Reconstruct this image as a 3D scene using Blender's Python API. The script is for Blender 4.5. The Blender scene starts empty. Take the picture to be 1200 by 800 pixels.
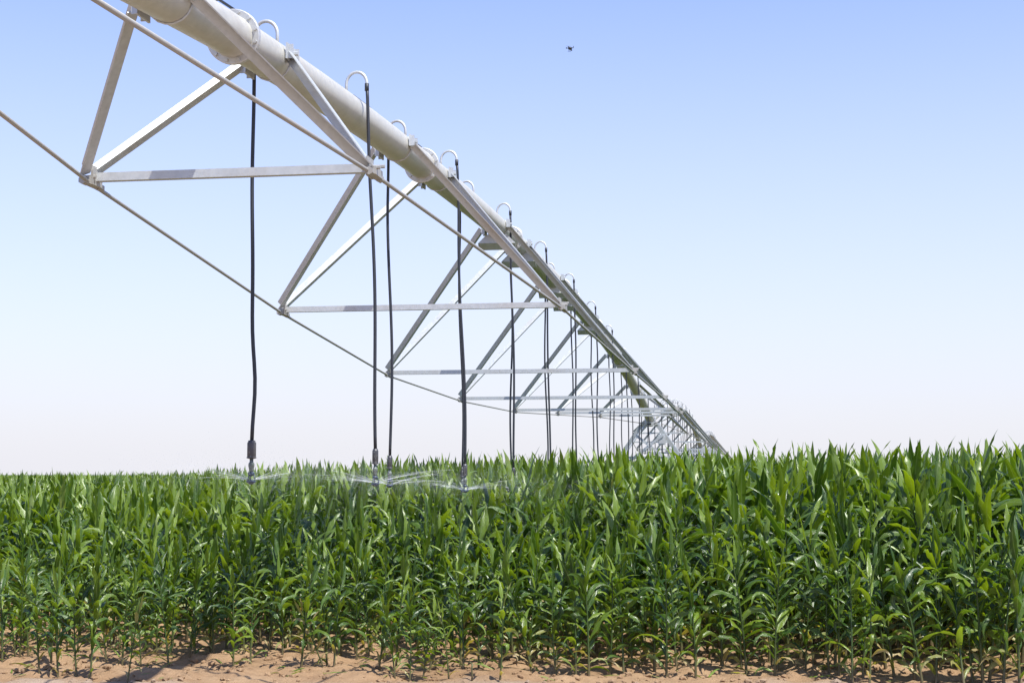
import bpy, bmesh, math, random
import numpy as np
from mathutils import Vector, Matrix

R = math.radians
scn = bpy.context.scene
COL = scn.collection

# ------------------------------------------------------------------ frame of reference
CAM_Z = 1.6
F_PX, HORIZON, VP_X = 1750.0, 556.0, 885.0
PITCH = math.atan((HORIZON - 400) / F_PX)
_d = Vector((VP_X - 600, F_PX * math.cos(PITCH) + (HORIZON - 400) * math.sin(PITCH), 0))
YAW = math.atan2(_d.x, _d.y)                     # heading of the pipe, right of north
UU = Vector((math.sin(YAW), math.cos(YAW), 0))    # along the pipe
VV = Vector((math.cos(YAW), -math.sin(YAW), 0))   # across the pipe, to its right
V0 = -2.95


def at(px, py, z=0.0):
    """where the sight line through a photo pixel meets the level z"""
    f = Vector((0, math.cos(PITCH), math.sin(PITCH)))
    up = Vector((0, -math.sin(PITCH), math.cos(PITCH)))
    r = Vector((px - 600, 0, 0)) + f * F_PX - up * (py - 400)
    k = (z - CAM_Z) / r.z
    return Vector((r.x * k, r.y * k, z))


# ------------------------------------------------------------------ object helpers
def tag(o, label=None, cat=None, group=None, kind=None):
    if label: o['label'] = label
    if cat: o['category'] = cat
    if group: o['group'] = group
    if kind: o['kind'] = kind
    return o


def thing(name, label, cat, loc=(0, 0, 0), rz=0.0, group=None):
    o = bpy.data.objects.new(name, None)
    o.empty_display_size = 0.2
    COL.objects.link(o)
    o.location = loc
    o.rotation_euler = (0, 0, rz)
    return tag(o, label, cat, group)


def obj(name, bm, mat, parent=None, smooth=True):
    me = bpy.data.meshes.new(name)
    bmesh.ops.recalc_face_normals(bm, faces=bm.faces)
    bm.to_mesh(me)
    bm.free()
    if smooth:
        me.polygons.foreach_set('use_smooth', [True] * len(me.polygons))
    me.materials.append(mat)
    o = bpy.data.objects.new(name, me)
    COL.objects.link(o)
    o.parent = parent
    return o


def copy_tree(o, parent=None):
    c = o.copy()
    COL.objects.link(c)
    c.parent = parent
    for ch in list(o.children):
        copy_tree(ch, c)
    return c


# ------------------------------------------------------------------ shape helpers
def add_box(bm, c, s, rot=None):
    m = Matrix.Translation(c) @ (rot.to_4x4() if rot is not None else Matrix.Identity(4)) @ Matrix.Diagonal((s[0], s[1], s[2], 1))
    return bmesh.ops.create_cube(bm, size=1.0, matrix=m)


def add_tube(bm, pts, rad, n=10, caps=True):
    """a round tube swept along points; rad is a number or one per point"""
    pts = [Vector(p) for p in pts]
    rads = rad if isinstance(rad, (list, tuple)) else [rad] * len(pts)
    rings = []
    ref = None
    for i, p in enumerate(pts):
        t = (pts[min(i + 1, len(pts) - 1)] - pts[max(i - 1, 0)]).normalized()
        if ref is None:
            ref = Vector((0, 0, 1)) if abs(t.z) < 0.9 else Vector((1, 0, 0))
        a = (ref - t * ref.dot(t)).normalized()
        ref = a
        b = t.cross(a)
        rings.append([bm.verts.new(p + (a * math.cos(2 * math.pi * k / n) + b * math.sin(2 * math.pi * k / n)) * rads[i]) for k in range(n)])
    for r0, r1 in zip(rings, rings[1:]):
        for k in range(n):
            bm.faces.new((r0[k], r0[(k + 1) % n], r1[(k + 1) % n], r1[k]))
    if caps:
        bm.faces.new(rings[0][::-1])
        bm.faces.new(rings[-1])


def add_lathe(bm, prof, n=16, origin=(0, 0, 0)):
    """profile of (radius, z) turned about the vertical"""
    o = Vector(origin)
    rings = []
    for r, z in prof:
        rings.append([bm.verts.new(o + Vector((max(r, 1e-4) * math.cos(2 * math.pi * k / n), max(r, 1e-4) * math.sin(2 * math.pi * k / n), z))) for k in range(n)])
    for r0, r1 in zip(rings, rings[1:]):
        for k in range(n):
            bm.faces.new((r0[k], r0[(k + 1) % n], r1[(k + 1) % n], r1[k]))
    bm.faces.new(rings[0][::-1])
    bm.faces.new(rings[-1])


def add_angle(bm, p, q, up, side, w=0.062, t=0.006):
    """an L-shaped steel angle from p to q: one flange stands along up, the other lies along side"""
    p, q = Vector(p), Vector(q)
    ax = (q - p).normalized()
    a = (Vector(up) - ax * Vector(up).dot(ax)).normalized()
    b = Vector(side) - ax * Vector(side).dot(ax)
    b = (b - a * b.dot(a)).normalized()
    prof = [(0, 0), (w, 0), (w, t), (t, t), (t, w), (0, w)]
    ends = []
    for e in (p, q):
        ends.append([bm.verts.new(e + a * x + b * y) for x, y in prof])
    n = len(prof)
    for k in range(n):
        bm.faces.new((ends[0][k], ends[0][(k + 1) % n], ends[1][(k + 1) % n], ends[1][k]))
    for e in ends:
        bm.faces.new((e[0], e[1], e[2], e[3]))
        bm.faces.new((e[0], e[3], e[4], e[5]))


# ------------------------------------------------------------------ materials
def mat(name):
    m = bpy.data.materials.new(name)
    m.use_nodes = True
    nt = m.node_tree
    b = nt.nodes['Principled BSDF']
    return m, nt, b


def metal(name, col, metallic, rough, var=0.12, scale=30, bump=0.0, dirt=0.0):
    m, nt, b = mat(name)
    N, L = nt.nodes.new, nt.links.new
    tc = N('ShaderNodeTexCoord')
    n1 = N('ShaderNodeTexNoise'); n1.inputs['Scale'].default_value = scale; n1.inputs['Detail'].default_value = 6
    L(tc.outputs['Object'], n1.inputs['Vector'])
    n2 = N('ShaderNodeTexNoise'); n2.inputs['Scale'].default_value = 2.2; n2.inputs['Detail'].default_value = 5
    L(tc.outputs['Object'], n2.inputs['Vector'])
    mix = N('ShaderNodeMix'); mix.data_type = 'RGBA'
    lo = [c * (1 - var) for c in col]; hi = [min(1, c * (1 + var)) for c in col]
    mix.inputs[6].default_value = (*lo, 1); mix.inputs[7].default_value = (*hi, 1)
    L(n1.outputs['Fac'], mix.inputs[0])
    mix2 = N('ShaderNodeMix'); mix2.data_type = 'RGBA'
    cr = N('ShaderNodeMapRange'); cr.inputs[1].default_value = 0.52; cr.inputs[2].default_value = 0.75
    cr.inputs[3].default_value = 0; cr.inputs[4].default_value = dirt
    L(n2.outputs['Fac'], cr.inputs[0]); L(cr.outputs[0], mix2.inputs[0])
    L(mix.outputs[2], mix2.inputs[6]); mix2.inputs[7].default_value = (0.36, 0.29, 0.20, 1)
    L(mix2.outputs[2], b.inputs['Base Color'])
    b.inputs['Metallic'].default_value = metallic
    rr = N('ShaderNodeMapRange'); rr.inputs[3].default_value = rough - 0.08; rr.inputs[4].default_value = rough + 0.12
    L(n1.outputs['Fac'], rr.inputs[0]); L(rr.outputs[0], b.inputs['Roughness'])
    if bump:
        bp = N('ShaderNodeBump'); bp.inputs['Strength'].default_value = bump; bp.inputs['Distance'].default_value = 0.003
        L(n2.outputs['Fac'], bp.inputs['Height']); L(bp.outputs['Normal'], b.inputs['Normal'])
    return m


M_PIPE = metal('galvanised_pipe', (0.51, 0.495, 0.43), 0.25, 0.42, 0.16, 22, 0.3, 0.4)
M_STEEL = metal('galvanised_steel', (0.49, 0.51, 0.515), 0.35, 0.45, 0.2, 30, 0.1, 0.35)
M_ROD = metal('tie_rod_steel', (0.36, 0.35, 0.32), 0.4, 0.5, 0.12, 40, 0.1, 0.3)
M_BOLT = metal('bolt_zinc', (0.55, 0.55, 0.53), 0.6, 0.4, 0.1, 80)
M_HOSE = metal('black_rubber', (0.018, 0.021, 0.028), 0.0, 0.5, 0.25, 25)
M_WEIGHT = metal('grey_weight', (0.05, 0.05, 0.053), 0.0, 0.6, 0.2, 40, 0.3, 0.3)
M_WEIGHT_DARK = metal('dark_weight', (0.035, 0.036, 0.04), 0.0, 0.4, 0.2, 40, 0.3, 0.1)  # darker, smoother weight colour for every hose but the nearest
M_NOZZLE = metal('grey_green_plastic', (0.10, 0.12, 0.10), 0.0, 0.45, 0.1, 60)
M_BLUE = metal('blue_plastic', (0.035, 0.055, 0.085), 0.0, 0.4, 0.1, 60)
M_TYRE = metal('tyre_rubber', (0.025, 0.025, 0.025), 0.0, 0.8, 0.2, 20, 0.2, 0.6)
M_DARK = metal('dark_plastic', (0.02, 0.022, 0.03), 0.0, 0.5, 0.1, 30)


def ground_material():
    m, nt, b = mat('sandy_soil')
    N, L = nt.nodes.new, nt.links.new
    tc = N('ShaderNodeTexCoord')

    def noise(scale, det, rough=0.6, src=None):
        n = N('ShaderNodeTexNoise'); n.inputs['Scale'].default_value = scale
        n.inputs['Detail'].default_value = det; n.inputs['Roughness'].default_value = rough
        L(src or tc.outputs['Object'], n.inputs['Vector'])
        return n
    big, mid, fine = noise(0.7, 5), noise(6, 8), noise(70, 6, 0.7)
    ramp = N('ShaderNodeValToRGB')
    e = ramp.color_ramp.elements
    e[0].position, e[0].color = 0.30, (0.22, 0.132, 0.070, 1)
    e[1].position, e[1].color = 0.68, (0.40, 0.270, 0.158, 1)
    x = e.new(0.5); x.color = (0.315, 0.202, 0.114, 1)
    add = N('ShaderNodeMath'); add.operation = 'ADD'
    s1 = N('ShaderNodeMath'); s1.operation = 'MULTIPLY'; s1.inputs[1].default_value = 0.55
    s2 = N('ShaderNodeMath'); s2.operation = 'MULTIPLY'; s2.inputs[1].default_value = 0.45
    L(big.outputs['Fac'], s1.inputs[0]); L(mid.outputs['Fac'], s2.inputs[0])
    L(s1.outputs[0], add.inputs[0]); L(s2.outputs[0], add.inputs[1])
    L(add.outputs[0], ramp.inputs['Fac'])
    # the smoother pinkish dirt of the wheel track before the crop
    sep = N('ShaderNodeSeparateXYZ'); L(tc.outputs['Object'], sep.inputs[0])
    wob = N('ShaderNodeMath'); wob.operation = 'MULTIPLY_ADD'; wob.inputs[1].default_value = 1.1
    L(big.outputs['Fac'], wob.inputs[0]); L(sep.outputs['Y'], wob.inputs[2])
    tr = N('ShaderNodeMapRange'); tr.inputs[1].default_value = 12.3; tr.inputs[2].default_value = 12.05
    L(wob.outputs[0], tr.inputs[0])
    mx = N('ShaderNodeMix'); mx.data_type = 'RGBA'
    L(tr.outputs[0], mx.inputs[0]); L(ramp.outputs[0], mx.inputs[6]); mx.inputs[7].default_value = (0.34, 0.26, 0.19, 1)
    mf = N('ShaderNodeMix'); mf.data_type = 'RGBA'; mf.blend_type = 'OVERLAY'; mf.inputs[0].default_value = 0.35
    L(mx.outputs[2], mf.inputs[6]); L(fine.outputs['Color'], mf.inputs[7])
    bw = N('ShaderNodeRGBToBW'); L(fine.outputs['Color'], bw.inputs[0]); L(bw.outputs[0], mf.inputs[7])
    L(mf.outputs[2], b.inputs['Base Color'])
    b.inputs['Roughness'].default_value = 0.95
    b.inputs['Specular IOR Level'].default_value = 0.15
    bp = N('ShaderNodeBump'); bp.inputs['Strength'].default_value = 1.0; bp.inputs['Distance'].default_value = 0.045
    sm = N('ShaderNodeMath'); sm.operation = 'MULTIPLY_ADD'; sm.inputs[1].default_value = 0.4
    L(fine.outputs['Fac'], sm.inputs[0]); L(mid.outputs['Fac'], sm.inputs[2])
    L(sm.outputs[0], bp.inputs['Height']); L(bp.outputs['Normal'], b.inputs['Normal'])
    return m


def leaf_material():
    """lc = (across the blade -1..1, along it 0..1, tint 0..1 where above 0.9 is dried)"""
    m, nt, b = mat('maize_leaf')
    N, L = nt.nodes.new, nt.links.new
    at_ = N('ShaderNodeAttribute'); at_.attribute_name = 'lc'
    sep = N('ShaderNodeSeparateXYZ'); L(at_.outputs['Vector'], sep.inputs[0])
    inf = N('ShaderNodeObjectInfo')
    tc = N('ShaderNodeTexCoord')
    nz = N('ShaderNodeTexNoise'); nz.inputs['Scale'].default_value = 7; nz.inputs['Detail'].default_value = 4
    L(tc.outputs['Object'], nz.inputs['Vector'])
    # tint: leaf + plant + blotches
    a1 = N('ShaderNodeMath'); a1.operation = 'MULTIPLY_ADD'; a1.inputs[1].default_value = 0.16
    L(inf.outputs['Random'], a1.inputs[0]); L(sep.outputs['Z'], a1.inputs[2])
    a2 = N('ShaderNodeMath'); a2.operation = 'MULTIPLY_ADD'; a2.inputs[1].default_value = 0.22; 
    L(nz.outputs['Fac'], a2.inputs[0]); L(a1.outputs[0], a2.inputs[2])
    a3 = N('ShaderNodeMath'); a3.operation = 'SUBTRACT'; a3.inputs[1].default_value = 0.22
    L(a2.outputs[0], a3.inputs[0])
    ramp = N('ShaderNodeValToRGB')
    e = ramp.color_ramp.elements
    e[0].position, e[0].color = 0.0, (0.021, 0.056, 0.007, 1)
    e[1].position, e[1].color = 1.0, (0.34, 0.27, 0.13, 1)
    for p, c in ((0.35, (0.058, 0.113, 0.009, 1)), (0.62, (0.145, 0.215, 0.014, 1)), (0.80, (0.14, 0.21, 0.035, 1)), (0.92, (0.26, 0.25, 0.09, 1))):
        x = e.new(p); x.color = c
    L(a3.outputs[0], ramp.inputs['Fac'])
    # pale midrib
    ab = N('ShaderNodeMath'); ab.operation = 'ABSOLUTE'; L(sep.outputs['X'], ab.inputs[0])
    mr = N('ShaderNodeMapRange'); mr.inputs[1].default_value = 0.16; mr.inputs[2].default_value = 0.05
    mr.inputs[3].default_value = 0.0; mr.inputs[4].default_value = 0.55
    L(ab.outputs[0], mr.inputs[0])
    # fine veins along the blade
    wv = N('ShaderNodeMath'); wv.operation = 'MULTIPLY'; wv.inputs[1].default_value = 38.0
    L(sep.outputs['X'], wv.inputs[0])
    sn = N('ShaderNodeMath'); sn.operation = 'SINE'; L(wv.outputs[0], sn.inputs[0])
    vm = N('ShaderNodeMapRange'); vm.inputs[1].default_value = -1; vm.inputs[2].default_value = 1
    vm.inputs[3].default_value = 0.88; vm.inputs[4].default_value = 1.12
    L(sn.outputs[0], vm.inputs[0])
    vs = N('ShaderNodeVectorMath'); vs.operation = 'SCALE'
    L(ramp.outputs[0], vs.inputs[0]); L(vm.outputs[0], vs.inputs['Scale'])
    mx = N('ShaderNodeMix'); mx.data_type = 'RGBA'
    L(mr.outputs[0], mx.inputs[0]); L(vs.outputs[0], mx.inputs[6]); mx.inputs[7].default_value = (0.17, 0.24, 0.085, 1)
    L(mx.outputs[2], b.inputs['Base Color'])
    b.inputs['Roughness'].default_value = 0.31
    b.inputs['Specular IOR Level'].default_value = 0.60
    bp = N('ShaderNodeBump'); bp.inputs['Strength'].default_value = 0.35; bp.inputs['Distance'].default_value = 0.004
    L(sn.outputs[0], bp.inputs['Height']); L(bp.outputs['Normal'], b.inputs['Normal'])
    tr = N('ShaderNodeBsdfTranslucent')
    ts = N('ShaderNodeMix'); ts.data_type = 'RGBA'; ts.blend_type = 'MULTIPLY'; ts.inputs[0].default_value = 1
    L(mx.outputs[2], ts.inputs[6]); ts.inputs[7].default_value = (2.5, 2.4, 0.55, 1)
    L(ts.outputs[2], tr.inputs['Color'])
    ms = N('ShaderNodeMixShader'); ms.inputs[0].default_value = 0.28
    out = nt.nodes['Material Output']
    L(b.outputs[0], ms.inputs[1]); L(tr.outputs[0], ms.inputs[2]); L(ms.outputs[0], out.inputs['Surface'])
    return m


def stalk_material():
    m, nt, b = mat('maize_stalk')
    N, L = nt.nodes.new, nt.links.new
    tc = N('ShaderNodeTexCoord')
    sep = N('ShaderNodeSeparateXYZ'); L(tc.outputs['Object'], sep.inputs[0])
    nz = N('ShaderNodeTexNoise'); nz.inputs['Scale'].default_value = 18; L(tc.outputs['Object'], nz.inputs['Vector'])
    a = N('ShaderNodeMath'); a.operation = 'MULTIPLY_ADD'; a.inputs[1].default_value = 0.3
    L(nz.outputs['Fac'], a.inputs[0]); L(sep.outputs['Z'], a.inputs[2])
    ramp = N('ShaderNodeValToRGB')
    e = ramp.color_ramp.elements
    e[0].position, e[0].color = 0.14, (0.12, 0.085, 0.045, 1)
    e[1].position, e[1].color = 0.42, (0.036, 0.066, 0.012, 1)
    x = e.new(0.24); x.color = (0.08, 0.085, 0.03, 1)
    L(a.outputs[0], ramp.inputs['Fac']); L(ramp.outputs[0], b.inputs['Base Color'])
    b.inputs['Roughness'].default_value = 0.5
    return m


def water_material():
    m, nt, b = mat('water_drops')
    N, L = nt.nodes.new, nt.links.new
    b.inputs['Base Color'].default_value = (0.86, 0.89, 0.92, 1)
    b.inputs['Roughness'].default_value = 0.15
    b.inputs['Specular IOR Level'].default_value = 0.8
    t = N('ShaderNodeBsdfTransparent')
    ms = N('ShaderNodeMixShader'); ms.inputs[0].default_value = 0.30
    L(t.outputs[0], ms.inputs[1]); L(b.outputs[0], ms.inputs[2])
    L(ms.outputs[0], nt.nodes['Material Output'].inputs['Surface'])
    return m


M_GROUND, M_LEAF, M_STALK, M_WATER = ground_material(), leaf_material(), stalk_material(), water_material()

# ------------------------------------------------------------------ ground: one sheet out to the horizon
rng = np.random.default_rng(11)


def vnoise(x, y, seed=0):
    """smooth value noise on numpy arrays, 0..1"""
    xi, yi = np.floor(x).astype(np.int64), np.floor(y).astype(np.int64)
    fx, fy = x - xi, y - yi
    fx, fy = fx * fx * (3 - 2 * fx), fy * fy * (3 - 2 * fy)

    def h(a, b):
        n = (a * 374761393 + b * 668265263 + seed * 974711) & 0x7fffffff
        n = ((n ^ (n >> 13)) * 1274126177) & 0x7fffffff
        return ((n ^ (n >> 16)) & 0xffff) / 65535.0
    return (h(xi, yi) * (1 - fx) + h(xi + 1, yi) * fx) * (1 - fy) + (h(xi, yi + 1) * (1 - fx) + h(xi + 1, yi + 1) * fx) * fy


def ground_z(x, y):
    x, y = np.asarray(x, float), np.asarray(y, float)
    near = np.clip((26 - y) / 8, 0, 1) * np.clip((y - 6) / 4, 0, 1) * np.clip((14 - np.abs(x)) / 4, 0, 1)
    rough = np.clip((y - 11.5 + 0.5 * (vnoise(x * 0.7, y * 0.7, 3) - .5)) / 0.35, 0.18, 1)
    z = 0.06 * (vnoise(x * 1.6, y * 2.2, 1) - .5) + 0.05 * (vnoise(x * 5, y * 6, 2) - .5) + 0.034 * (vnoise(x * 14, y * 15, 4) - .5)
    lump = np.clip(vnoise(x * 9, y * 9, 7) - .72, 0, 1) * 0.12
    return near * rough * (z + lump)


def build_ground():
    xs = np.concatenate([[-2500, -900, -300, -100, -40, -20], np.arange(-13, 13.01, 0.05), [20, 40, 100, 300, 900, 2500]])
    ys = np.concatenate([[-200, -60, -15, 0, 5, 8], np.arange(9.5, 17, 0.045), np.arange(17, 27, 0.2), [30, 40, 60, 100, 200, 500, 1200, 3000]])
    X, Y = np.meshgrid(xs, ys)
    Z = ground_z(X, Y)
    co = np.stack([X, Y, Z], -1).reshape(-1, 3)
    nx, ny = len(xs), len(ys)
    i = np.arange(nx - 1)[None, :] + nx * np.arange(ny - 1)[:, None]
    q = np.stack([i, i + 1, i + 1 + nx, i + nx], -1).reshape(-1, 4)
    return mesh_np('ground', co, q, M_GROUND)


def mesh_np(name, co, quads, material, lc=None):
    me = bpy.data.meshes.new(name)
    me.vertices.add(len(co)); me.vertices.foreach_set('co', co.astype(np.float32).ravel())
    me.loops.add(quads.size); me.loops.foreach_set('vertex_index', quads.astype(np.int32).ravel())
    me.polygons.add(len(quads))
    me.polygons.foreach_set('loop_start', np.arange(0, quads.size, 4, dtype=np.int32))
    me.polygons.foreach_set('use_smooth', np.ones(len(quads), bool))
    if lc is not None:
        a = me.attributes.new('lc', 'FLOAT_VECTOR', 'POINT')
        a.data.foreach_set('vector', lc.astype(np.float32).ravel())
    me.update(calc_edges=True)
    me.materials.append(material)
    o = bpy.data.objects.new(name, me)
    COL.objects.link(o)
    return o


g = build_ground()
tag(g, 'sandy reddish tan soil in front of and under the crop', 'ground', kind='structure')

# loose clods and dry leaf scraps on the bare strip, as one uncountable litter
def build_litter():
    rn = random.Random(5)
    bm = bmesh.new()
    for i in range(2200):
        x, y = rn.uniform(-7, 7), 11.2 + abs(rn.gauss(0, 2.2))
        z = float(ground_z(x, y))
        s = rn.choice([.008, .01, .012, .016, .022, .03]) * rn.uniform(.7, 1.2)
        m = Matrix.Translation((x, y, z + s * .25)) @ Matrix.Rotation(rn.uniform(0, 6), 4, 'Z') @ Matrix.Diagonal((s * rn.uniform(.8, 1.6), s, s * .7, 1))
        r = bmesh.ops.create_icosphere(bm, subdivisions=1, radius=1.0, matrix=m)
        for v in r['verts']:
            v.co += Vector((rn.uniform(-1, 1), rn.uniform(-1, 1), rn.uniform(-1, 1))) * s * .22
    return bm


clods = obj('soil_clods', build_litter(), M_GROUND, smooth=False)
tag(clods, 'loose tan clods and grit scattered over the bare soil', 'soil clods', kind='stuff')

# ------------------------------------------------------------------ maize plants
def leaf_strip(rn, base, az, theta0, bend, length, width, nseg, across, tint, twist=0.0, wave=0.0, kink=None, cmax=.9):
    """returns vertices, quads, lc for one blade; angles from the vertical"""
    ds = length / nseg
    p = np.array(base, float)
    pts, tans = [p.copy()], []
    ca, sa = math.cos(az), math.sin(az)
    curl = rn.uniform(-cmax, cmax)
    for k in range(nseg):
        t = (k + .5) / nseg
        th = theta0 + bend * t ** 1.35
        if kink and t > kink[0]:
            th += kink[1]
        a = az + curl * t * t
        d = np.array([math.sin(th) * math.cos(a), math.sin(th) * math.sin(a), math.cos(th)])
        tans.append(d)
        p = p + d * ds
        pts.append(p.copy())
    tans.append(tans[-1])
    vs, lcs = [], []
    ph = rn.uniform(0, 6.28); fr = rn.uniform(7, 12)
    for k in range(nseg + 1):
        t = k / nseg
        tg = tans[k] if k == 0 else (tans[k] + tans[k - 1]) / 2
        tg = tg / np.linalg.norm(tg)
        side = np.array([-sa, ca, 0.0])
        side = side - tg * side.dot(tg); side /= np.linalg.norm(side)
        nrm = np.cross(side, tg)
        tw = twist * t
        s2 = side * math.cos(tw) + nrm * math.sin(tw)
        n2 = np.cross(s2, tg)
        # width: sheath narrow, widest at a third, long taper to a point
        w = width * (0.45 + 0.55 * min(1, t / .28)) * (1 - max(0, (t - .30) / .70) ** 1.25) * .5 + .0006
        fold = (0.70 * (1 - t) ** .7 + .12) if cmax < .5 else 0.55 * (1 - t) ** 1.2 + .12
        for j in range(across):
            s = -1 + 2 * j / (across - 1)
            und = wave * 2 * w * math.sin(fr * t * 2 + ph + s * 1.3) * abs(s) * min(1, t * 3)
            vs.append(pts[k] + s2 * (w * s * math.cos(fold * abs(s))) - n2 * (w * abs(s) * math.sin(fold)) * -1 + n2 * und)
            lcs.append((s, t, tint))
    q = []
    for k in range(nseg):
        for j in range(across - 1):
            a = k * across + j
            q.append((a, a + 1, a + across + 1, a + across))
    return np.array(vs), np.array(q), np.array(lcs)


def make_plant(seed, nleaf=12, nseg=8, across=3, style='normal', stalk=True):
    """a maize plant about 1 unit tall; returns (leaf arrays, stalk arrays)"""
    rn = random.Random(seed)
    V, Q, C = [], [], []
    n = 0
    plane = rn.uniform(0, math.pi)
    lean = (rn.uniform(-.035, .035), rn.uniform(-.035, .035))
    top = .76
    def axis(h): return np.array([lean[0] * h * h * 3, lean[1] * h * h * 3, h])
    for i in range(nleaf):
        f = i / (nleaf - 1)
        h = .05 + (top - .05) * f ** .9
        az = plane + math.pi * (i % 2) + rn.gauss(0, .5)
        last = i >= nleaf - 1
        if f < .22:
            ln, th0, bd, w = rn.uniform(.17, .26), rn.uniform(.4, .9), rn.uniform(1.2, 2.6), .032
        elif f < .80:
            ln, th0, bd, w = rn.uniform(.23, .36), rn.uniform(.32, 1.0), rn.uniform(.6, 2.9), rn.uniform(.042, .060)
        else:
            ln, th0, bd, w = rn.uniform(.21, .31), rn.uniform(.15, .65), rn.uniform(.1, 1.9), rn.uniform(.044, .058)
            if i >= nleaf - 2: ln, th0, bd = rn.uniform(.19, .29), rn.uniform(.05, .34), rn.uniform(0, .6)
        tint = min(.66, max(.04, rn.gauss(.36, .19) + (.10 if f > .8 else 0)))
        if f < .12 and rn.random() < .6: tint = rn.uniform(.85, 1.05)
        elif f < .3 and rn.random() < .2: tint = rn.uniform(.65, .9)
        if style == 'straw': tint = rn.uniform(.85, 1.1)
        if style == 'pale':
            tint += .30
            ln *= .9
        kink = (rn.uniform(.4, .7), rn.uniform(.6, 1.3)) if (f > .15 and f < .65 and rn.random() < .30) else None
        v, q, c = leaf_strip(rn, axis(h), az, th0, bd, ln, w, nseg, across, tint, rn.gauss(0, .05 if last else .5 if f > .78 else 1.3), rn.uniform(.06, .34), None if last else kink, .15 if last else .9)
        V.append(v); Q.append(q + n); C.append(c); n += len(v)
    V, Q, C = np.concatenate(V), np.concatenate(Q), np.concatenate(C)
    sv, sq = [], []
    ns, nr = 6, 8
    for k in range(nr + 1):
        h = (top + .02) * k / nr
        r = .0098 * (1 - .60 * k / nr) * (1.25 if k == 0 else 1)
        c = axis(h) - np.array([0, 0, .03 if k == 0 else 0])
        for j in range(ns):
            a = 2 * math.pi * j / ns
            sv.append(c + np.array([math.cos(a) * r, math.sin(a) * r, 0]))
    for k in range(nr):
        for j in range(ns):
            a, b_ = k * ns + j, k * ns + (j + 1) % ns
            sq.append((a, b_, b_ + ns, a + ns))
    sv, sq = np.array(sv), np.array(sq)
    s = 1.0 / V[:, 2].max()
    return (V * s, Q, C), (sv * s, sq)


PLANTS = [make_plant(100 + i, nleaf=18 + i % 3) for i in range(20)]
PALE = [make_plant(300 + i, nleaf=12, style='straw' if i == 2 else 'pale') for i in range(3)]
MID = [make_plant(500 + i, nleaf=14, nseg=6, across=3)[0] for i in range(8)]
# far plants: only the upper blades can be seen
def upper(p, zmin):
    V, Q, C = p
    keep = (V[Q][:, :, 2].max(1) > zmin)
    return V, Q[keep], C
FAR = [upper(make_plant(700 + i, nleaf=8, nseg=4, across=3)[0], .45) for i in range(6)]


def canopy_height(x, y):
    """how tall the crop stands: lower to the left, and shorter at its edge"""
    a = x / np.maximum(y, 1)
    h = np.interp(a, [-.36, -.23, -.17, -.10, 0, .11, .32], [1.55, 1.555, 1.645, 1.71, 1.775, 1.82, 1.865])
    far = np.clip((y - 30) / 40, 0, 1)
    hf = np.interp(a, [-.36, -.20, -.1, 0, .3], [1.45, 1.44, 1.50, 1.54, 1.60])
    return h * (1 - far) + hf * far


EDGE_U = 12.2
def edge_factor(e, a):
    reach = np.interp(a, [-.3, 0, .2, .33], [4.2, 3.8, 2.6, 1.8])
    t = np.clip(e / reach, 0, 1)
    t = t * t * (3 - 2 * t)
    return np.interp(a, [-.3, 0, .33], [.58, .55, .66]) * (1 - t) + t


def build_dry_leaves():
    rd = random.Random(21)
    V, Q, C, n = [], [], [], 0
    for i in range(420):
        x, y = rd.uniform(-7, 7), 11.9 + abs(rd.gauss(0, 2.6))
        z = float(ground_z(x, y)) + .006
        v, q, c = leaf_strip(rd, (x, y, z), rd.uniform(0, 6.28), rd.uniform(1.1, 1.5), rd.uniform(.1, .6), rd.uniform(.06, .26), rd.uniform(.012, .03), 5, 3, rd.uniform(.78, 1.0), rd.gauss(0, 1.2), .1)
        v[:, 2] = np.maximum(v[:, 2], z - .004 + .002 * np.arange(len(v)) % .006)
        V.append(v); Q.append(q + n); C.append(c); n += len(v)
    return mesh_np('dry_leaf_litter', np.concatenate(V), np.concatenate(Q), M_LEAF, np.concatenate(C))


tag(build_dry_leaves(), 'scraps of dry straw coloured maize leaf lying on the soil', 'leaf litter', kind='stuff')

# ---- planting: rows across the pipe's line, 0.75 m apart
def wuv(u, v):
    return u * UU.x + v * VV.x, u * UU.y + v * VV.y


spots = []                                # x, y, height, spin
row = 0
u = EDGE_U
while u < 34:
    half = .36 * u + 2.5
    v = -half - .16 * u
    while v < half - .16 * u + 1.0:
        du, dv = rng.normal(0, .09), rng.normal(0, .03)
        x, y = wuv(u + du, v + dv)
        a = x / y
        gap = .12 if row < 7 else .05
        if a < -.12 and u < 19: gap = .22
        if row == 0: gap = .45
        if row == 1 and -.27 < a < -.12: gap = .5
        if rng.random() > gap:
            e = u - EDGE_U
            h = canopy_height(x, y) * edge_factor(e, a) * np.clip(rng.normal(1.0, .055), .86, 1.075)
            spots.append((x, y, h, rng.uniform(0, 6.28)))
        v += .15
    u += .62
    row += 1

def frame_px(x, y):
    return 600 + F_PX * x / (y * math.cos(PITCH))

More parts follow.
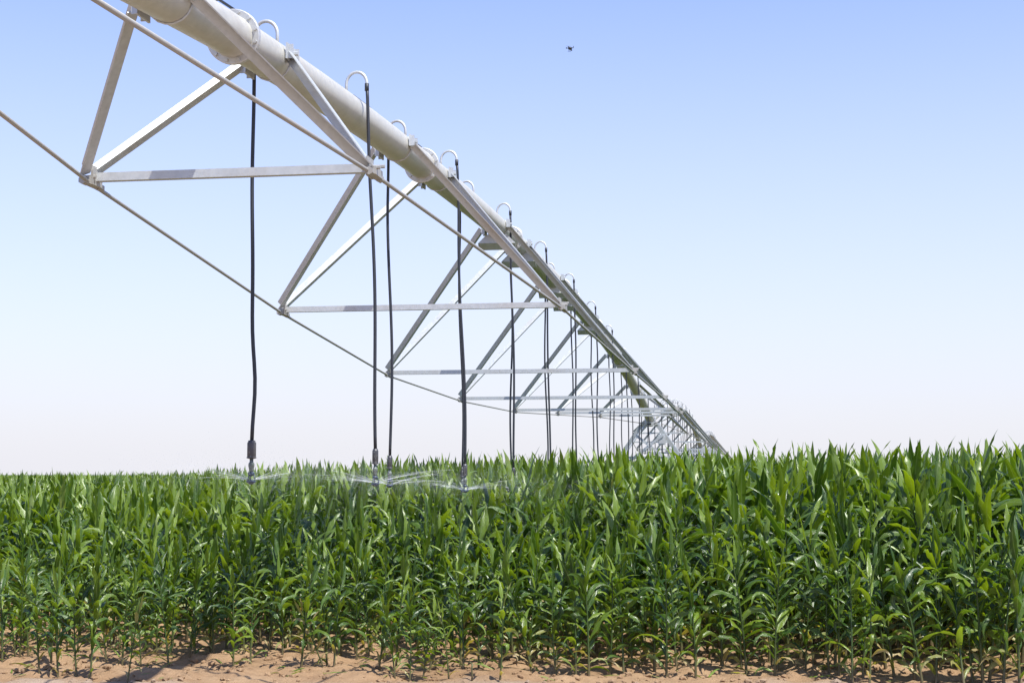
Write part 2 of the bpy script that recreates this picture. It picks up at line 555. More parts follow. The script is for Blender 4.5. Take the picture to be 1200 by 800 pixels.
# front row, as it stands along the bare strip: photo pixel of the foot, height, kind
FRONT = [(18, 768, .95, 'n'), (46, 792, .84, 'n'), (68, 793, .95, 'n'), (90, 793, .86, 'n'), (106, 795, .88, 'n'), (149, 800, .72, 'p'),
         (123, 757, .95, 'n'), (155, 760, 1.0, 'n'), (183, 769, 1.02, 'n'), (200, 767, 1.0, 'n'), (227, 768, 1.06, 'n'), (246, 765, 1.1, 'n'),
         (283, 765, 1.15, 'n'), (315, 766, 1.1, 'n'), (340, 762, 1.12, 'n'), (416, 766, 1.15, 'n'), (444, 785, .80, 'n'),
         (463, 793, .72, 'n'), (480, 793, .80, 'n'), (496, 794, .68, 'n'), (526, 796, .66, 'p'), (586, 798, .78, 'b'), (607, 776, 1.1, 'n'),
         (629, 774, 1.1, 'n'), (652, 779, 1.15, 'n'), (679, 770, 1.15, 'n'), (715, 781, 1.2, 'n'), (741, 783, 1.16, 'n'), (767, 783, 1.25, 'n'),
         (793, 783, 1.2, 'n'), (816, 779, 1.1, 'n'), (845, 778, 1.15, 'n'), (875, 788, 1.1, 'n'), (905, 778, 1.2, 'n'), (944, 788, 1.0, 'n'),
         (972, 792, 1.05, 'n'), (999, 801, .95, 'n'), (1019, 802, 1.0, 'b'), (1048, 792, 1.2, 'n'), (1081, 801, 1.2, 'n'), (1097, 797, 1.25, 'n'),
         (1130, 803, 1.1, 'n'), (1152, 800, 1.3, 'n'), (1176, 802, 1.25, 'n'), (1195, 804, 1.3, 'n')]

ORD = ('first second third fourth fifth sixth seventh eighth ninth tenth eleventh twelfth thirteenth fourteenth fifteenth sixteenth seventeenth '
       'eighteenth nineteenth twentieth twenty-first twenty-second twenty-third twenty-fourth twenty-fifth twenty-sixth twenty-seventh twenty-eighth '
       'twenty-ninth thirtieth thirty-first thirty-second thirty-third thirty-fourth thirty-fifth thirty-sixth').split()


def mesh_of(name, arr, material, lc=None):
    o = mesh_np(name, arr[0], arr[1], material, lc)
    me = o.data
    bpy.data.objects.remove(o)
    return me


VAR = [(mesh_of('foliage', p[0], M_LEAF, p[0][2]), mesh_of('stalk', p[1], M_STALK)) for p in PLANTS]
VARP = [(mesh_of('foliage', p[0], M_LEAF, p[0][2]), mesh_of('stalk', p[1], M_STALK)) for p in PALE]


def plant_object(x, y, h, spin, pair, label, group, tilt=(0, 0)):
    root = thing('maize_plant', label, 'maize plant', (x, y, float(ground_z(x, y)) - .01), spin, group)
    if tilt == (0, 0): tilt = (rn.gauss(0, .055), rn.gauss(0, .055))
    root.rotation_euler = (tilt[0], tilt[1], spin)
    root.scale = (h, h, h)
    for nm, me in zip(('foliage', 'stalk'), pair):
        o = bpy.data.objects.new(nm, me)
        COL.objects.link(o)
        o.parent = root
    return root


rn = random.Random(77)
SHADOW_X = 262
fl = []
for px, py, h, k in FRONT:
    p = at(px, py)
    fl.append((px, p.x, p.y, h, k))
# spots that would stand on a hand placed plant, or before the edge, give way
keep = []
for s in spots:
    if all((s[0] - f[1]) ** 2 + (s[1] - f[2]) ** 2 > .012 for f in fl):
        keep.append(s)
spots = keep

left = sorted([f for f in fl if f[0] < SHADOW_X and f[4] == 'n'], key=lambda f: -f[0])
right = sorted([f for f in fl if f[0] >= SHADOW_X and f[4] == 'n'], key=lambda f: f[0])
for i, f in enumerate(left):
    plant_object(f[1], f[2], f[3], rn.uniform(0, 6.28), VAR[rn.randrange(20)], ORD[i] + ' short maize plant of the front edge counting left from the pipe shadow', 'front row maize plants')
for i, f in enumerate(right):
    plant_object(f[1], f[2], f[3], rn.uniform(0, 6.28), VAR[rn.randrange(20)], ORD[i] + ' maize plant of the front edge counting right from the pipe shadow', 'front row maize plants')
special = {149: 'spindly pale yellow-green maize plant on bare soil just left of the pipe shadow', 526: 'small spindly pale maize plant beside a short bare stub',
           586: 'short bright yellow-green maize plant with wide arching leaves standing clear of the crop', 1019: 'bright yellow-green maize plant among dark green ones at the front edge'}
for px, x, y, h, k in fl:
    if k != 'n':
        plant_object(x, y, h, rn.uniform(0, 6.28), VARP[0 if k == 'p' else 1], special[px], 'front row maize plants')
# the broken pale plant that leans over
p = at(380, 784)
plant_object(p.x, p.y, .66, 0.0, VARP[2], 'broken pale straw coloured maize plant leaning left over the bare soil', 'front row maize plants', tilt=(0.05, -.38))
# a bare cut stub
p = at(553, 798)
bm = bmesh.new()
add_tube(bm, [(0, 0, -.03), (.002, 0, .04), (-.002, .002, .09), (.004, 0, .13)], [.008, .007, .0065, .006], 8)
add_tube(bm, [(.004, 0, .125), (-.012, .004, .14), (-.03, .01, .137)], [.006, .005, .003], 6)
o = obj('maize_stub', bm, M_STALK)
o.location = (p.x, p.y, float(ground_z(p.x, p.y)))
tag(o, 'short bare maize stub sticking out of the sand', 'stub')

# the nearest plants in view as objects, the rest of the crop as one mass
in_view = [s for s in spots if -25 < frame_px(s[0], s[1]) < 1225]
in_view.sort(key=lambda s: s[1])
N_IND = 300 - len(fl) - 1
chosen = set(id(s) for s in in_view[:N_IND])
for s in in_view[:N_IND]:
    plant_object(s[0], s[1], s[2], s[3], VAR[rn.randrange(20)], 'green maize plant in the dense rows right behind the front edge', 'maize plants in the near rows')
rest = [s for s in spots if id(s) not in chosen]

u = 34.0
midspots = []
while u < 72:
    half = .36 * u + 4
    v = -half - .16 * u
    while v < half - .16 * u + 1.0:
        x, y = wuv(u + rng.normal(0, .12), v + rng.normal(0, .08))
        midspots.append((x, y, canopy_height(x, y) * np.clip(rng.normal(1, .06), .88, 1.09), rng.uniform(0, 6.28)))
        v += .26
    u += .9
farspots = []
while u < 330:
    half = .37 * u + 6
    v = -half - .16 * u
    st = .3 + (u - 72) * .004
    while v < half - .16 * u + 1.0:
        x, y = wuv(u + rng.normal(0, .3), v + rng.normal(0, .15))
        farspots.append((x, y, canopy_height(x, y) * np.clip(rng.normal(1, .06), .88, 1.09), rng.uniform(0, 6.28)))
        v += st
    u += 1.1 + (u - 72) * .012


def scatter(protos, lst, wide=1.0):
    by = [[] for _ in protos]
    for s in lst:
        by[rng.integers(len(protos))].append(s)
    VV_, QQ, CC, n = [], [], [], 0
    for (V, Q, C), ss in zip(protos, by):
        if not ss: continue
        a = np.array(ss)
        c, s_ = np.cos(a[:, 3]), np.sin(a[:, 3])
        h = a[:, 2][:, None]
        x = (V[None, :, 0] * c[:, None] - V[None, :, 1] * s_[:, None]) * h * wide + a[:, 0][:, None]
        y = (V[None, :, 0] * s_[:, None] + V[None, :, 1] * c[:, None]) * h * wide + a[:, 1][:, None]
        z = V[None, :, 2] * h + ground_z(a[:, 0], a[:, 1])[:, None]
        k = len(a)
        VV_.append(np.stack([x, y, z], -1).reshape(-1, 3))
        QQ.append((Q[None] + (np.arange(k) * len(V))[:, None, None]).reshape(-1, 4) + n)
        cc = np.repeat(C[None], k, 0).copy()
        cc[:, :, 2] += rng.uniform(0, .16, k)[:, None]
        CC.append(cc.reshape(-1, 3))
        n += k * len(V)
    return np.concatenate(VV_), np.concatenate(QQ), np.concatenate(CC)


# stalks take a green tint through the same leaf material in the mass
def whole(p):
    (V, Q, C), (sv, sq) = p
    return np.concatenate([V, sv]), np.concatenate([Q, sq + len(V)]), np.concatenate([C, np.tile([.5, .5, .22], (len(sv), 1))])


parts = [scatter([whole(p) for p in PLANTS], rest), scatter(MID, midspots, 1.15), scatter(FAR, farspots, 2.2)]
# the canopy far out, a rolling leafy surface too distant to show single plants
ys = np.concatenate([np.geomspace(300, 2400, 40)])
xs = np.linspace(-.62, .62, 90)
gx = xs[None, :] * ys[:, None]; gy = np.repeat(ys[:, None], 90, 1)
gz = 1.25 + .2 * vnoise(gx * .6, gy * .2, 9)
i = np.arange(89)[None, :] + 90 * np.arange(39)[:, None]
parts.append((np.stack([gx, gy, gz], -1).reshape(-1, 3), np.stack([i, i + 1, i + 91, i + 90], -1).reshape(-1, 4), np.tile([.5, .5, .45], (3600, 1))))
n = 0
cv, cq, cc = [], [], []
for a, b, c in parts:
    cv.append(a); cq.append(b + n); cc.append(c); n += len(a)
crop = mesh_np('maize_crop', np.concatenate(cv), np.concatenate(cq), M_LEAF, np.concatenate(cc))
tag(crop, 'dense green maize crop filling the field back to the horizon', 'maize crop', kind='stuff')

# ------------------------------------------------------------------ the irrigation machine
N_NODE, PITCH_U, SPAN_L, PIPE_R = 7, 4.97, 39.8, 0.122
U_START = 3.13
NEAR, FAR = -.98, .66


def build_span(name, label, u0, zfun, drops, stations, plates=True):
    loc = UU * u0 + VV * V0
    root = thing(name, label, 'irrigation span', (loc.x, loc.y, 0), -YAW, 'spans of the irrigation machine')
    nodes = [(PITCH_U * (i + 1), drops['w'][i], zfun(PITCH_U * (i + 1)) - drops['d'][i]) for i in range(N_NODE)]
    bm = bmesh.new()
    ys = np.linspace(0, SPAN_L, 61)
    add_tube(bm, [(0, y, zfun(y)) for y in ys], PIPE_R, 28)
    pipe = obj('pipe', bm, M_PIPE, root)
    # flanged joints
    for y in [PITCH_U * (i + 1) for i in range(N_NODE)] + [.05, SPAN_L - .05]:
        z = zfun(y); sl = zfun(y + .5) - zfun(y - .5)
        rot = Matrix.Rotation(math.atan(sl) - math.pi / 2, 3, 'X')
        bm = bmesh.new()
        for dy in (-.009, .009):
            add_lathe(bm, [(PIPE_R + .0005, -.0075), (.156, -.0075), (.161, -.005), (.161, .005), (.156, .0075), (PIPE_R + .0005, .0075)], 40, (0, 0, dy))
        for k in range(12):
            a = 2 * math.pi * (k + .5) / 12
            add_lathe(bm, [(.0105, -.03), (.0105, .03)], 6, (.142 * math.cos(a), .142 * math.sin(a), 0))
        bmesh.ops.rotate(bm, verts=bm.verts, cent=(0, 0, 0), matrix=rot)
        bmesh.ops.translate(bm, verts=bm.verts, vec=(0, y, z))
        obj('flange', bm, M_BOLT, pipe, smooth=False)
    # brackets that carry the truss angles: lugs and a strap, and from the third joint on a hanger plate below
    for i, (y, w, z) in enumerate(nodes):
        for dy in (NEAR, FAR):
            yy = y + dy; zp = zfun(yy)
            bm = bmesh.new()
            for sx in (-1, 1):
                zl = zp + (.03 if sx > 0 else -.05)
                add_box(bm, (sx * (PIPE_R + .012), yy, zl), (.012, .17, .10))
                add_box(bm, (sx * (PIPE_R + .03), yy + .06, zl), (.036, .010, .09))
                add_box(bm, (sx * (PIPE_R + .03), yy - .06, zl), (.036, .010, .09))
                bm2 = [(sx * (PIPE_R + .01), yy, zl), (sx * (PIPE_R + .062), yy, zl)]
                add_tube(bm, bm2, .015, 6)
            arc = [(PIPE_R + .004) * math.cos(R(t)) for t in range(-40, 221, 20)]
            arz = [(PIPE_R + .004) * math.sin(R(t)) for t in range(-40, 221, 20)]
            add_tube(bm, [(a, yy + .03, zp - b) for a, b in zip(arc, arz)], .006, 8)
            if plates and 2 <= i <= (4 if dy == NEAR else 3):
                hw, dz = (.22, .19)
                f = []
                for t in (-.004, .004):
                    f.append([bm.verts.new((a, yy + t, zp + b)) for a, b in ((-.12, -.09), (.12, -.09), (hw, -dz), (-hw, -dz))])
                bm.faces.new(f[0]); bm.faces.new(f[1][::-1])
                for k in range(4):
                    bm.faces.new((f[0][k], f[0][(k + 1) % 4], f[1][(k + 1) % 4], f[1][k]))
                add_box(bm, (0, yy + .034, zp - dz - .036), (2 * hw, .105, .008), Matrix.Rotation(R(-42), 3, 'X'))
            obj('bracket', bm, M_STEEL, root, smooth=False)
        for sx in (-1, 1):
            nx = sx * w
            # two diagonal angles from each lower corner up to the pipe
            for dy in (NEAR, FAR):
                yy = y + dy; zp = zfun(yy)
                bm = bmesh.new()
                top = Vector((sx * (PIPE_R + .03), yy, zp + (.03 if sx > 0 else -.05)))
                bot = Vector((nx * .985, y + (.05 if dy > 0 else -.05), z + .045))
                add_angle(bm, bot, top, Vector((-sx * (zp - z), 0, -abs(nx))) * (-1 if sx < 0 else 1), (0, -1, 0), .074 if sx < 0 else .060, .007)
                obj('truss_brace', bm, M_STEEL, root, smooth=False)
            # clamp where the tie rod passes the corner
            bm = bmesh.new()
            add_box(bm, (nx, y, z), (.05, .17, .045))
            add_box(bm, (nx - sx * .03, y, z + .03), (.012, .13, .11))
            add_tube(bm, [(nx - sx * .05, y - .05, z + .02), (nx + sx * .045, y - .05, z + .02)], .011, 6)
            add_tube(bm, [(nx - sx * .05, y + .05, z + .045), (nx + sx * .045, y + .05, z + .045)], .011, 6)
            add_tube(bm, [(nx, y - .13, z - .012), (nx, y - .075, z - .012)], .024, 6)
            add_tube(bm, [(nx, y + .075, z - .012), (nx, y + .13, z - .012)], .024, 6)
            obj('node_clamp', bm, M_ROD, root, smooth=False)
        bm = bmesh.new()
        add_angle(bm, (-w + .02, y - .02, z + .002), (w - .02, y - .02, z + .002), (0, 0, 1), (0, 1, 0), .049, .006)
        obj('spreader_bar', bm, M_STEEL, root, smooth=False)
    for sx in (-1, 1):
        pts = [(.33 if sx > 0 else -.10, .15, zfun(.15) - .13)] + [(sx * w, y, z - .012) for (y, w, z) in nodes] + [(sx * .10, SPAN_L - .15, zfun(SPAN_L) - .13)]
        bm = bmesh.new()
        add_tube(bm, pts, .012, 10)
        obj('tie_rod', bm, M_ROD, root)
    # power cable lying along the top of the pipe, sagging off it here and there
    rc = random.Random(3)
    bm = bmesh.new()
    pts = []
    y = .2
    while y < SPAN_L - .2:
        fl_ = min(abs(y - PITCH_U * (i + 1)) for i in range(N_NODE))
        gk = ((y - stations[0]) / 1.675) % 2
        cx = -.055 + rc.uniform(-.012, .012)
        zz = math.sqrt((PIPE_R + .007) ** 2 - cx ** 2)
        if fl_ < .2: cx, zz = -.03, PIPE_R + .062
        elif 1.0 < gk < 1.35: cx, zz = .02, PIPE_R + .010
        pts.append((cx, y, zfun(y) + zz))
        y += .17
    add_tube(bm, pts, .009, 6)
    obj('power_cable', bm, M_HOSE, root)
    # goosenecks, turned to either side in turn
    outs = []
    for k, y in enumerate(stations):
        sx = -1 if k % 2 == 0 else 1
        zt = zfun(y) + PIPE_R
        rr = .078
        pts = [(0, y, zt - .02), (0, y, zt + .065)]
        for t in range(0, 181, 15):
            pts.append((sx * (rr - rr * math.cos(R(t))), y, zt + .07 + rr * math.sin(R(t)) * 1.15))
        pts.append((sx * 2 * rr, y, zt + .05))
        bm = bmesh.new()
        add_tube(bm, pts, .0115, 10)
        add_tube(bm, [(0, y, zt - .015), (0, y, zt + .012)], .022, 10)
        obj('gooseneck', bm, M_STEEL, root)
        outs.append((sx, y, zt + .065, sx * 2 * rr))
    return root, outs


_pu = np.array([3.1, 7, 8.5, 11.3, 13, 15.6, 18, 21, 25, 28, 35, 37.7, 40.3, 42.9])
_pz = np.array([1.93, 2.42, 2.555, 2.745, 2.80, 2.85, 2.89, 2.92, 2.87, 2.78, 2.37, 2.16, 1.88, 1.58])
_pc = np.polyfit(_pu, _pz, 5)
def span1_z(y): return CAM_Z + float(np.polyval(_pc, y + U_START))
_nz = [1.70, 1.475, 1.235, 1.165, 1.195, 1.34, 1.47]
def far_z(y): return 4.24 - .0027 * (y - 19.9) ** 2


D1 = {'w': [.85, 1.29, 1.53, 1.60, 1.53, 1.37, .93], 'd': [span1_z(PITCH_U * (i + 1)) - CAM_Z - z for i, z in enumerate(_nz)]}
D2 = {'w': [.85, 1.29, 1.53, 1.60, 1.53, 1.29, .85], 'd': [.74, 1.25, 1.63, 1.75, 1.63, 1.25, .74]}
span, outs = build_span('irrigation_span', 'nearest galvanised irrigation span, its pipe and trusses coming overhead from the top left', U_START, span1_z, D1, [q - U_START for q in (8.9, 10.52, 12.42, 13.90, 15.6, 17.1, 19.0, 20.15, 22.2, 23.35, 25.5, 26.6, 28.7, 29.8, 32.3, 33.1, 35.2, 36.4, 38.2, 39.8, 41.5)])
span2, outs2 = build_span('irrigation_span', 'irrigation span just beyond the first drive tower', U_START + SPAN_L, far_z, D2, [.9 + 1.675 * q for q in range(24)], plates=False)
FAR_LABELS = ['farthest visible irrigation span, beyond the second drive tower and ending low over the crop']
for j, lb in enumerate(FAR_LABELS):
    c = copy_tree(span2)
    p = UU * (U_START + SPAN_L * (2 + j)) + VV * V0
    c.location = (p.x, p.y, 0)
    c['label'] = lb


# ---- drop hoses with weight and sprinkler
def drop_hose(k, u, sx, dx, z_top, z_bot, label, group, detail=True):
    rh = random.Random(900 + k)
    p = UU * u + VV * (V0 + dx)
    root = thing('drop_hose', label, 'drop hose', (p.x, p.y, z_top), -YAW, group)
    L_ = z_top - z_bot
    drift = (.035 if sx < 0 else .10 if k < 4 else .045) + rh.uniform(-.012, .012)
    amp, ph = rh.uniform(.006, .016), rh.uniform(0, 6.28)
    pts = []
    nseg = 26 if detail else 10
    for i in range(nseg + 1):
        t = i / nseg
        pts.append((drift * t ** .8 + amp * math.sin(ph + t * 7.5) * min(1, t * 4), amp * math.cos(ph + t * 6) * min(1, t * 4), -(L_ - .262) * t))
    if k == 0:      # this one hangs straight, then bows out to the right above its weight
        pts = [(.022 * i / nseg + .004 * math.sin(i * .5) + .028 * math.exp(-((i / nseg - .86) / .10) ** 2), 0, -(L_ - .262) * i / nseg) for i in range(nseg + 1)]
    bm = bmesh.new()
    add_tube(bm, pts, .0125, 8)
    e = Vector(pts[-1])
    if not detail:
        add_lathe(bm, [(.028, -.12), (.028, 0)], 8, e)
        add_lathe(bm, [(.016, -.25), (.016, -.12)], 8, e)
        o = obj('hose', bm, M_HOSE, root)
        return root, e
    # clamp at the outlet
    add_lathe(bm, [(.0165, -.05), (.0165, .005)], 10, pts[0])
    obj('hose', bm, M_HOSE, root)
    bm = bmesh.new()
    add_lathe(bm, [(.014, .012), (.020, .010), (.020, 0), (.023, -.002), (.0245, -.006), (.0245, -.10), (.023, -.103), (.027, -.105), (.027, -.113), (.014, -.118)], 16)
    obj('weight', bm, M_WEIGHT if k == 0 else M_WEIGHT_DARK, root)
    bm = bmesh.new()
    add_lathe(bm, [(.013, -.118), (.013, -.145), (.019, -.15), (.021, -.158), (.021, -.175), (.019, -.18), (.016, -.20), (.016, -.215)], 14)
    obj('regulator', bm, M_NOZZLE, root)
    bm = bmesh.new()
    add_lathe(bm, [(.014, -.215), (.022, -.218), (.022, -.236), (.014, -.240), (.006, -.246)], 14)
    for a in (0, 2.09, 4.19):
        q = Vector((.02 * math.cos(a), .02 * math.sin(a), 0))
        add_tube(bm, [q + Vector((0, 0, -.232)), q * 1.35 + Vector((0, 0, -.262)), q * 1.1 + Vector((0, 0, -.292))], .004, 6)
    head = obj('sprinkler_head', bm, M_BLUE, root)
    bm = bmesh.new()
    add_lathe(bm, [(.006, -.272), (.03, -.276), (.034, -.28), (.034, -.287), (.020, -.296), (.012, -.304)], 18)
    obj('deflector_pad', bm, M_BLUE, head)
    for o in root.children:
        if o.name.startswith(('weight', 'regulator', 'sprinkler_head')):
            o.location = e; o.scale = (1.12, 1.12, .88) if k == 0 and o.name.startswith('weight') else (.9, .9, .86)
    return root, e


def spray(k, u, sx, dx, e, z_top, label):
    """water flung flat from the pad: fine broken streams and loose drops"""
    rs = random.Random(40 + k)
    p = UU * u + VV * (V0 + dx)
    root_loc = Vector((p.x, p.y, z_top)) + (UU * e.y + VV * e.x + Vector((0, 0, e.z - .237)))
    bm = bmesh.new()

    def drop(c, s):
        c = Vector(c)
        v = [bm.verts.new(c + Vector(d) * s) for d in ((1, 0, 0), (-1, 0, 0), (0, 1, 0), (0, -1, 0), (0, 0, 1), (0, 0, -1))]
        for a, b in ((0, 2), (2, 1), (1, 3), (3, 0)):
            bm.faces.new((v[a], v[b], v[4])); bm.faces.new((v[b], v[a], v[5]))
    reach = .8 if k == 0 else rs.uniform(1.2, 1.6)
    for i in range(20):
        az = 2 * math.pi * i / 20 + rs.uniform(-.08, .08)
        d = Vector((math.cos(az), math.sin(az), 0))
        ln = reach * rs.uniform(.75, 1.1)
        el = rs.uniform(.14, .34)
        def pos(s): return d * s + Vector((0, 0, s * el - s * s * .26))
        L0 = ln * rs.uniform(.22, .42) 
        pts = [pos(.03 + L0 * t / 6) for t in range(7)]
        add_tube(bm, pts, [.0013 * (1 - .08 * t) for t in range(7)], 5)
        # the stream breaks up
        for q in range(110):
            t = rs.uniform(.15, 1)
            s = L0 * .6 + (ln - L0 * .6) * t
            c = pos(s) + Vector((rs.gauss(0, .03 + .05 * t), rs.gauss(0, .03 + .05 * t), rs.gauss(0, .012 + .05 * t)))
            drop(c, rs.uniform(.0007, .0019))
    for q in range(6000):
        a, s = rs.uniform(0, 6.28), reach * 1.7 * rs.random() ** .8
        drop((math.cos(a) * s + .25 * s, math.sin(a) * s, .30 * s - .20 * s * s + rs.gauss(0, .07) - abs(rs.gauss(0, .05)) * s), rs.uniform(.0006, .0015))
    o = obj('water_spray', bm, M_WATER)
    o.location = root_loc
    o.rotation_euler = (0, 0, -YAW)
    tag(o, label, 'water spray', 'water sprays under the near span')


ZB = [-.06, -.085, -.11, -.17]
SPR = ['thin white water spray fanning from the sprinkler on the nearest hose', 'white water spray from the second sprinkler, drifting left over the crop',
       'white water spray from the third sprinkler, close beside the second', 'white water spray from the fourth sprinkler, the next one after the close pair',
       'faint water spray from the fifth sprinkler, half hidden by leaves', 'faint water spray from the sixth sprinkler, low among the maize tops']
for k, (sx, y, zt, dx) in enumerate(outs):
    zb = CAM_Z + (ZB[k] if k < 4 else -.19) 
    nm = 'nearest black drop hose, with a grey weight above its sprinkler' if k == 0 else \
         '%s black drop hose along the near span, hung %s the pipe' % (ORD[k], 'behind' if sx < 0 else 'in front of')
    r, e = drop_hose(k, U_START + y, sx, dx, zt, zb, nm, 'drop hoses of the near span')
    if k < 6:
        spray(k, U_START + y, sx, dx, e, zt, SPR[k])
for s in range(1, 3):
    for k, (sx, y, zt, dx) in enumerate(outs2):
        drop_hose(50 * s + k, U_START + SPAN_L * s + y, sx, dx, zt, CAM_Z - .19,
                  'thin dark drop hose among those hanging beyond the first drive tower', 'drop hoses beyond the first drive tower', detail=False)


# ---- drive towers
def tower(u, label):
    p = UU * u + VV * V0
    root = thing('drive_tower', label, 'drive tower', (p.x, p.y, 0), -YAW, 'drive towers of the irrigation machine')
    H = span1_z(SPAN_L) - .14
    # wheels run across the pipe, so the base beam lies along x
    for sx in (-1, 1):
        for sy in (-1, 1):
            bm = bmesh.new()
            add_angle(bm, (sx * 1.75, sy * .12, .75), (sx * .14, sy * .42, H), (sx, 0, .4), (0, -sy, 0), .10, .008)
            obj('leg', bm, M_STEEL, root, smooth=False)
    bm = bmesh.new()
    add_box(bm, (0, 0, .68), (3.9, .16, .16))
    obj('base_beam', bm, M_STEEL, root, smooth=False)
    bm = bmesh.new()
    add_box(bm, (0, -.42, H + .01), (.5, .08, .08)); add_box(bm, (0, .42, H + .01), (.5, .08, .08)); add_box(bm, (0, 0, H - .02), (.12, .92, .06))
    obj('saddle', bm, M_STEEL, root, smooth=False)
    for sx in (-1, 1):
        bm = bmesh.new()
        add_angle(bm, (sx * 1.15, -.3, 1.50), (-sx * .40, -.45, H - .35), (0, 0, 1), (0, 1, 0), .07, .006)
        obj('cross_brace', bm, M_STEEL, root, smooth=False)
    bm = bmesh.new()
    add_angle(bm, (-.80, -.33, 2.05), (.80, -.33, 2.05), (0, 0, 1), (0, 1, 0), .07, .006)
    obj('cross_brace', bm, M_STEEL, root, smooth=False)
    bm = bmesh.new()
    add_box(bm, (.35, -.33, H - .45), (.20, .16, .28)); add_box(bm, (.35, -.415, H - .45), (.15, .012, .22))
    obj('control_box', bm, M_STEEL, root, smooth=False)
    for sx in (-1, 1):
        bm = bmesh.new()
        prof = [(.30, -.12), (.50, -.14), (.58, -.13), (.62, -.09), (.63, 0), (.62, .09), (.58, .13), (.50, .14), (.30, .12)]
        add_lathe(bm, prof, 32)
        for k in range(20):
            a = 2 * math.pi * k / 20
            add_box(bm, (.63 * math.cos(a), .63 * math.sin(a), 0), (.05, .05, .24), Matrix.Rotation(a, 3, 'Z') @ Matrix.Rotation(.5 if k % 2 else -.5, 3, 'X'))
        bmesh.ops.rotate(bm, verts=bm.verts, cent=(0, 0, 0), matrix=Matrix.Rotation(math.pi / 2, 3, 'X'))
        bmesh.ops.translate(bm, verts=bm.verts, vec=(sx * 1.75, -.24, .64))
        w = obj('wheel', bm, M_TYRE, root)
        bm = bmesh.new()
        add_lathe(bm, [(.05, -.10), (.29, -.13), (.31, -.125), (.31, .125), (.29, .13), (.05, .10)], 28)
        bmesh.ops.rotate(bm, verts=bm.verts, cent=(0, 0, 0), matrix=Matrix.Rotation(math.pi / 2, 3, 'X'))
        bmesh.ops.translate(bm, verts=bm.verts, vec=(sx * 1.75, -.24, .64))
        obj('rim', bm, M_STEEL, w)
    return root


t0 = tower(U_START + SPAN_L, 'first drive tower with crossed steel legs rising from the maize')
for j, lb in enumerate(['second drive tower, small behind the first one', 'farthest drive tower, tiny at the end of the visible pipe']):
    c = copy_tree(t0)
    p = UU * (U_START + SPAN_L * (2 + j)) + VV * V0
    c.location = (p.x, p.y, 0)
    c['label'] = lb


# ------------------------------------------------------------------ the small drone
def build_drone():
    d = 46.0
    q = at(668, 57, CAM_Z + 14.0)
    loc = q
    root = thing('drone', 'small dark four rotor drone hovering in the clear sky', 'drone', loc, R(20))
    root.scale = (.72, .72, .72)
    bm = bmesh.new()
    add_lathe(bm, [(.02, -.06), (.055, -.05), (.075, -.02), (.08, .02), (.06, .05), (.02, .065)], 16)
    for v in bm.verts: v.co.x *= 1.25
    obj('body', bm, M_DARK, root)
    bm = bmesh.new()
    bmesh.ops.create_uvsphere(bm, u_segments=12, v_segments=8, radius=.035, matrix=Matrix.Translation((.07, 0, -.075)))
    add_box(bm, (.07, 0, -.05), (.03, .03, .03))
    obj('camera', bm, M_DARK, root)
    for k in range(4):
        a = math.pi / 4 + k * math.pi / 2
        c, s = math.cos(a), math.sin(a)
        bm = bmesh.new()
        add_tube(bm, [(.05 * c, .05 * s, .015), (.17 * c, .17 * s, .03)], [.014, .010], 8)
        add_lathe(bm, [(.018, .01), (.018, .055)], 10, (.17 * c, .17 * s, 0))
        arm = obj('arm', bm, M_DARK, root)
        bm = bmesh.new()
        rot = Matrix.Rotation(.4 + 1.3 * k, 3, 'Z')
        add_box(bm, (.17 * c, .17 * s, .062), (.24, .018, .003), rot)
        add_lathe(bm, [(.011, .053), (.011, .066)], 8, (.17 * c, .17 * s, 0))
        obj('propeller', bm, M_DARK, arm)
    for s in (-1, 1):
        bm = bmesh.new()
        add_tube(bm, [(.04, .06 * s, -.03), (.03, .09 * s, -.12)], .006, 6)
        add_tube(bm, [(-.04, .06 * s, -.03), (-.03, .09 * s, -.12)], .006, 6)
        add_tube(bm, [(.08, .09 * s, -.12), (-.08, .09 * s, -.12)], .006, 6)
        obj('landing_skid', bm, M_DARK, root)


build_drone()


# ------------------------------------------------------------------ a far tree on the horizon
def far_tree():
    d = 420.0
    loc = Vector(((168 - 600) / F_PX * d, d, 0))
    root = thing('tree', 'tiny pale tree far off on the horizon above the crop', 'tree', loc)
    rt = random.Random(8)
    bm = bmesh.new()
    add_tube(bm, [(0, 0, 0), (.05, 0, .8), (0, .1, 1.7)], [.16, .12, .06], 8)
    add_tube(bm, [(0, 0, .8), (.6, .1, 1.6)], [.09, .03], 6)
    add_tube(bm, [(0, 0, .9), (-.6, -.1, 1.6)], [.09, .03], 6)
    obj('trunk', bm, M_STALK, root)
    V, Q, C, n = [], [], [], 0
    for i in range(900):
        a, rr = rt.uniform(0, 6.28), math.sqrt(rt.random())
        lobe = rt.choice([-.7, .1, .75])
        c = np.array([lobe + rr * .62 * math.cos(a), rr * .6 * math.sin(a), 1.65 + rt.gauss(0, .22) - .15 * abs(lobe)])
        d1 = np.array([rt.gauss(0, 1), rt.gauss(0, 1), rt.gauss(0, 1)]); d1 /= np.linalg.norm(d1)
        d2 = np.cross(d1, [0.3, .2, 1]); d2 /= np.linalg.norm(d2)
        s = rt.uniform(.04, .09)
        V += [c - d1 * s - d2 * s, c + d1 * s - d2 * s, c + d1 * s + d2 * s, c - d1 * s + d2 * s]
        Q.append([n, n + 1, n + 2, n + 3]); n += 4
        C += [[.5, .5, rt.uniform(.2, .6)]] * 4
    o = mesh_np('crown', np.array(V), np.array(Q), M_LEAF, np.array(C))
    o.parent = root


far_tree()

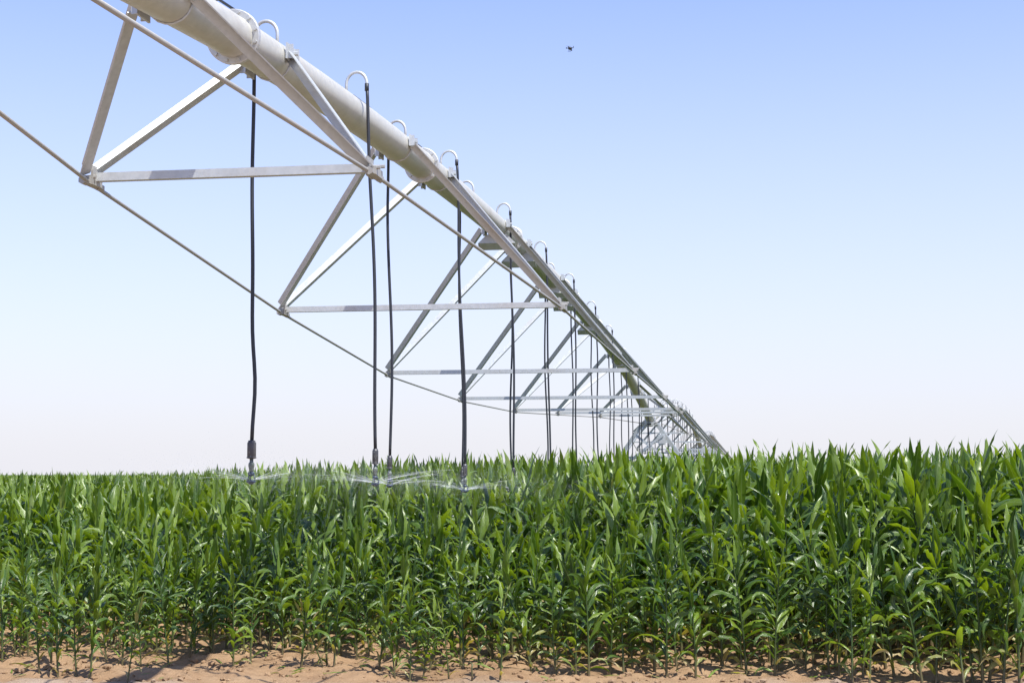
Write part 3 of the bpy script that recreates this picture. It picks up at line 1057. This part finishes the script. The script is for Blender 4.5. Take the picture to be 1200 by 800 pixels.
# ------------------------------------------------------------------ light, sky, camera
SUN = (VV * .45 + UU * (-.34) + Vector((0, 0, 1))).normalized()
sun = bpy.data.lights.new('sun', 'SUN')
sun.energy = 4.1
sun.angle = R(.53)
sun.color = (1.0, .97, .91)
so = bpy.data.objects.new('sun', sun)
COL.objects.link(so)
so.rotation_euler = SUN.to_track_quat('Z', 'Y').to_euler()
w = bpy.data.worlds.new('World')
scn.world = w
w.use_nodes = True
nt = w.node_tree
sky = nt.nodes.new('ShaderNodeTexSky')
sky.sky_type = 'NISHITA'
sky.sun_disc = False
sky.sun_elevation = math.asin(SUN.z)
sky.sun_rotation = math.atan2(SUN.x, SUN.y)
sky.altitude = 300
sky.air_density = 1.0
sky.dust_density = 0.7
sky.ozone_density = 1.0
bg = nt.nodes['Background']
bg.inputs['Strength'].default_value = .15
# whitish summer haze thickening towards the horizon
tc = nt.nodes.new('ShaderNodeTexCoord')
sp = nt.nodes.new('ShaderNodeSeparateXYZ'); nt.links.new(tc.outputs['Generated'], sp.inputs[0])
mr = nt.nodes.new('ShaderNodeMapRange')
mr.inputs[1].default_value = 0.0; mr.inputs[2].default_value = .42; mr.inputs[3].default_value = 1.0; mr.inputs[4].default_value = 0.0
nt.links.new(sp.outputs['Z'], mr.inputs[0])
pw = nt.nodes.new('ShaderNodeMath'); pw.operation = 'POWER'; pw.inputs[1].default_value = 1.3
nt.links.new(mr.outputs[0], pw.inputs[0])
mx = nt.nodes.new('ShaderNodeMix'); mx.data_type = 'RGBA'
nt.links.new(pw.outputs[0], mx.inputs[0]); tint = nt.nodes.new('ShaderNodeMix'); tint.data_type = 'RGBA'; tint.blend_type = 'MULTIPLY'; tint.inputs[0].default_value = 1
nt.links.new(sky.outputs[0], tint.inputs[6]); tint.inputs[7].default_value = (.64, .675, .90, 1)
nt.links.new(tint.outputs[2], mx.inputs[6])
mx.inputs[7].default_value = (2.93, 2.92, 3.12, 1)
nt.links.new(mx.outputs[2], bg.inputs['Color'])

cam = bpy.data.cameras.new('camera')
cam.sensor_width = 36
cam.lens = F_PX / 1200 * 36
cam.clip_start = .05
cam.clip_end = 6000
co = bpy.data.objects.new('camera', cam)
COL.objects.link(co)
co.location = (0, 0, CAM_Z)
co.rotation_euler = (math.pi / 2 + PITCH, 0, 0)
scn.camera = co

scn.view_settings.view_transform = 'Standard'
scn.view_settings.look = 'None'
scn.view_settings.gamma = 1
scn.view_settings.exposure = .95
scn.render.engine = 'CYCLES'
scn.cycles.max_bounces = 8
scn.cycles.transparent_max_bounces = 24
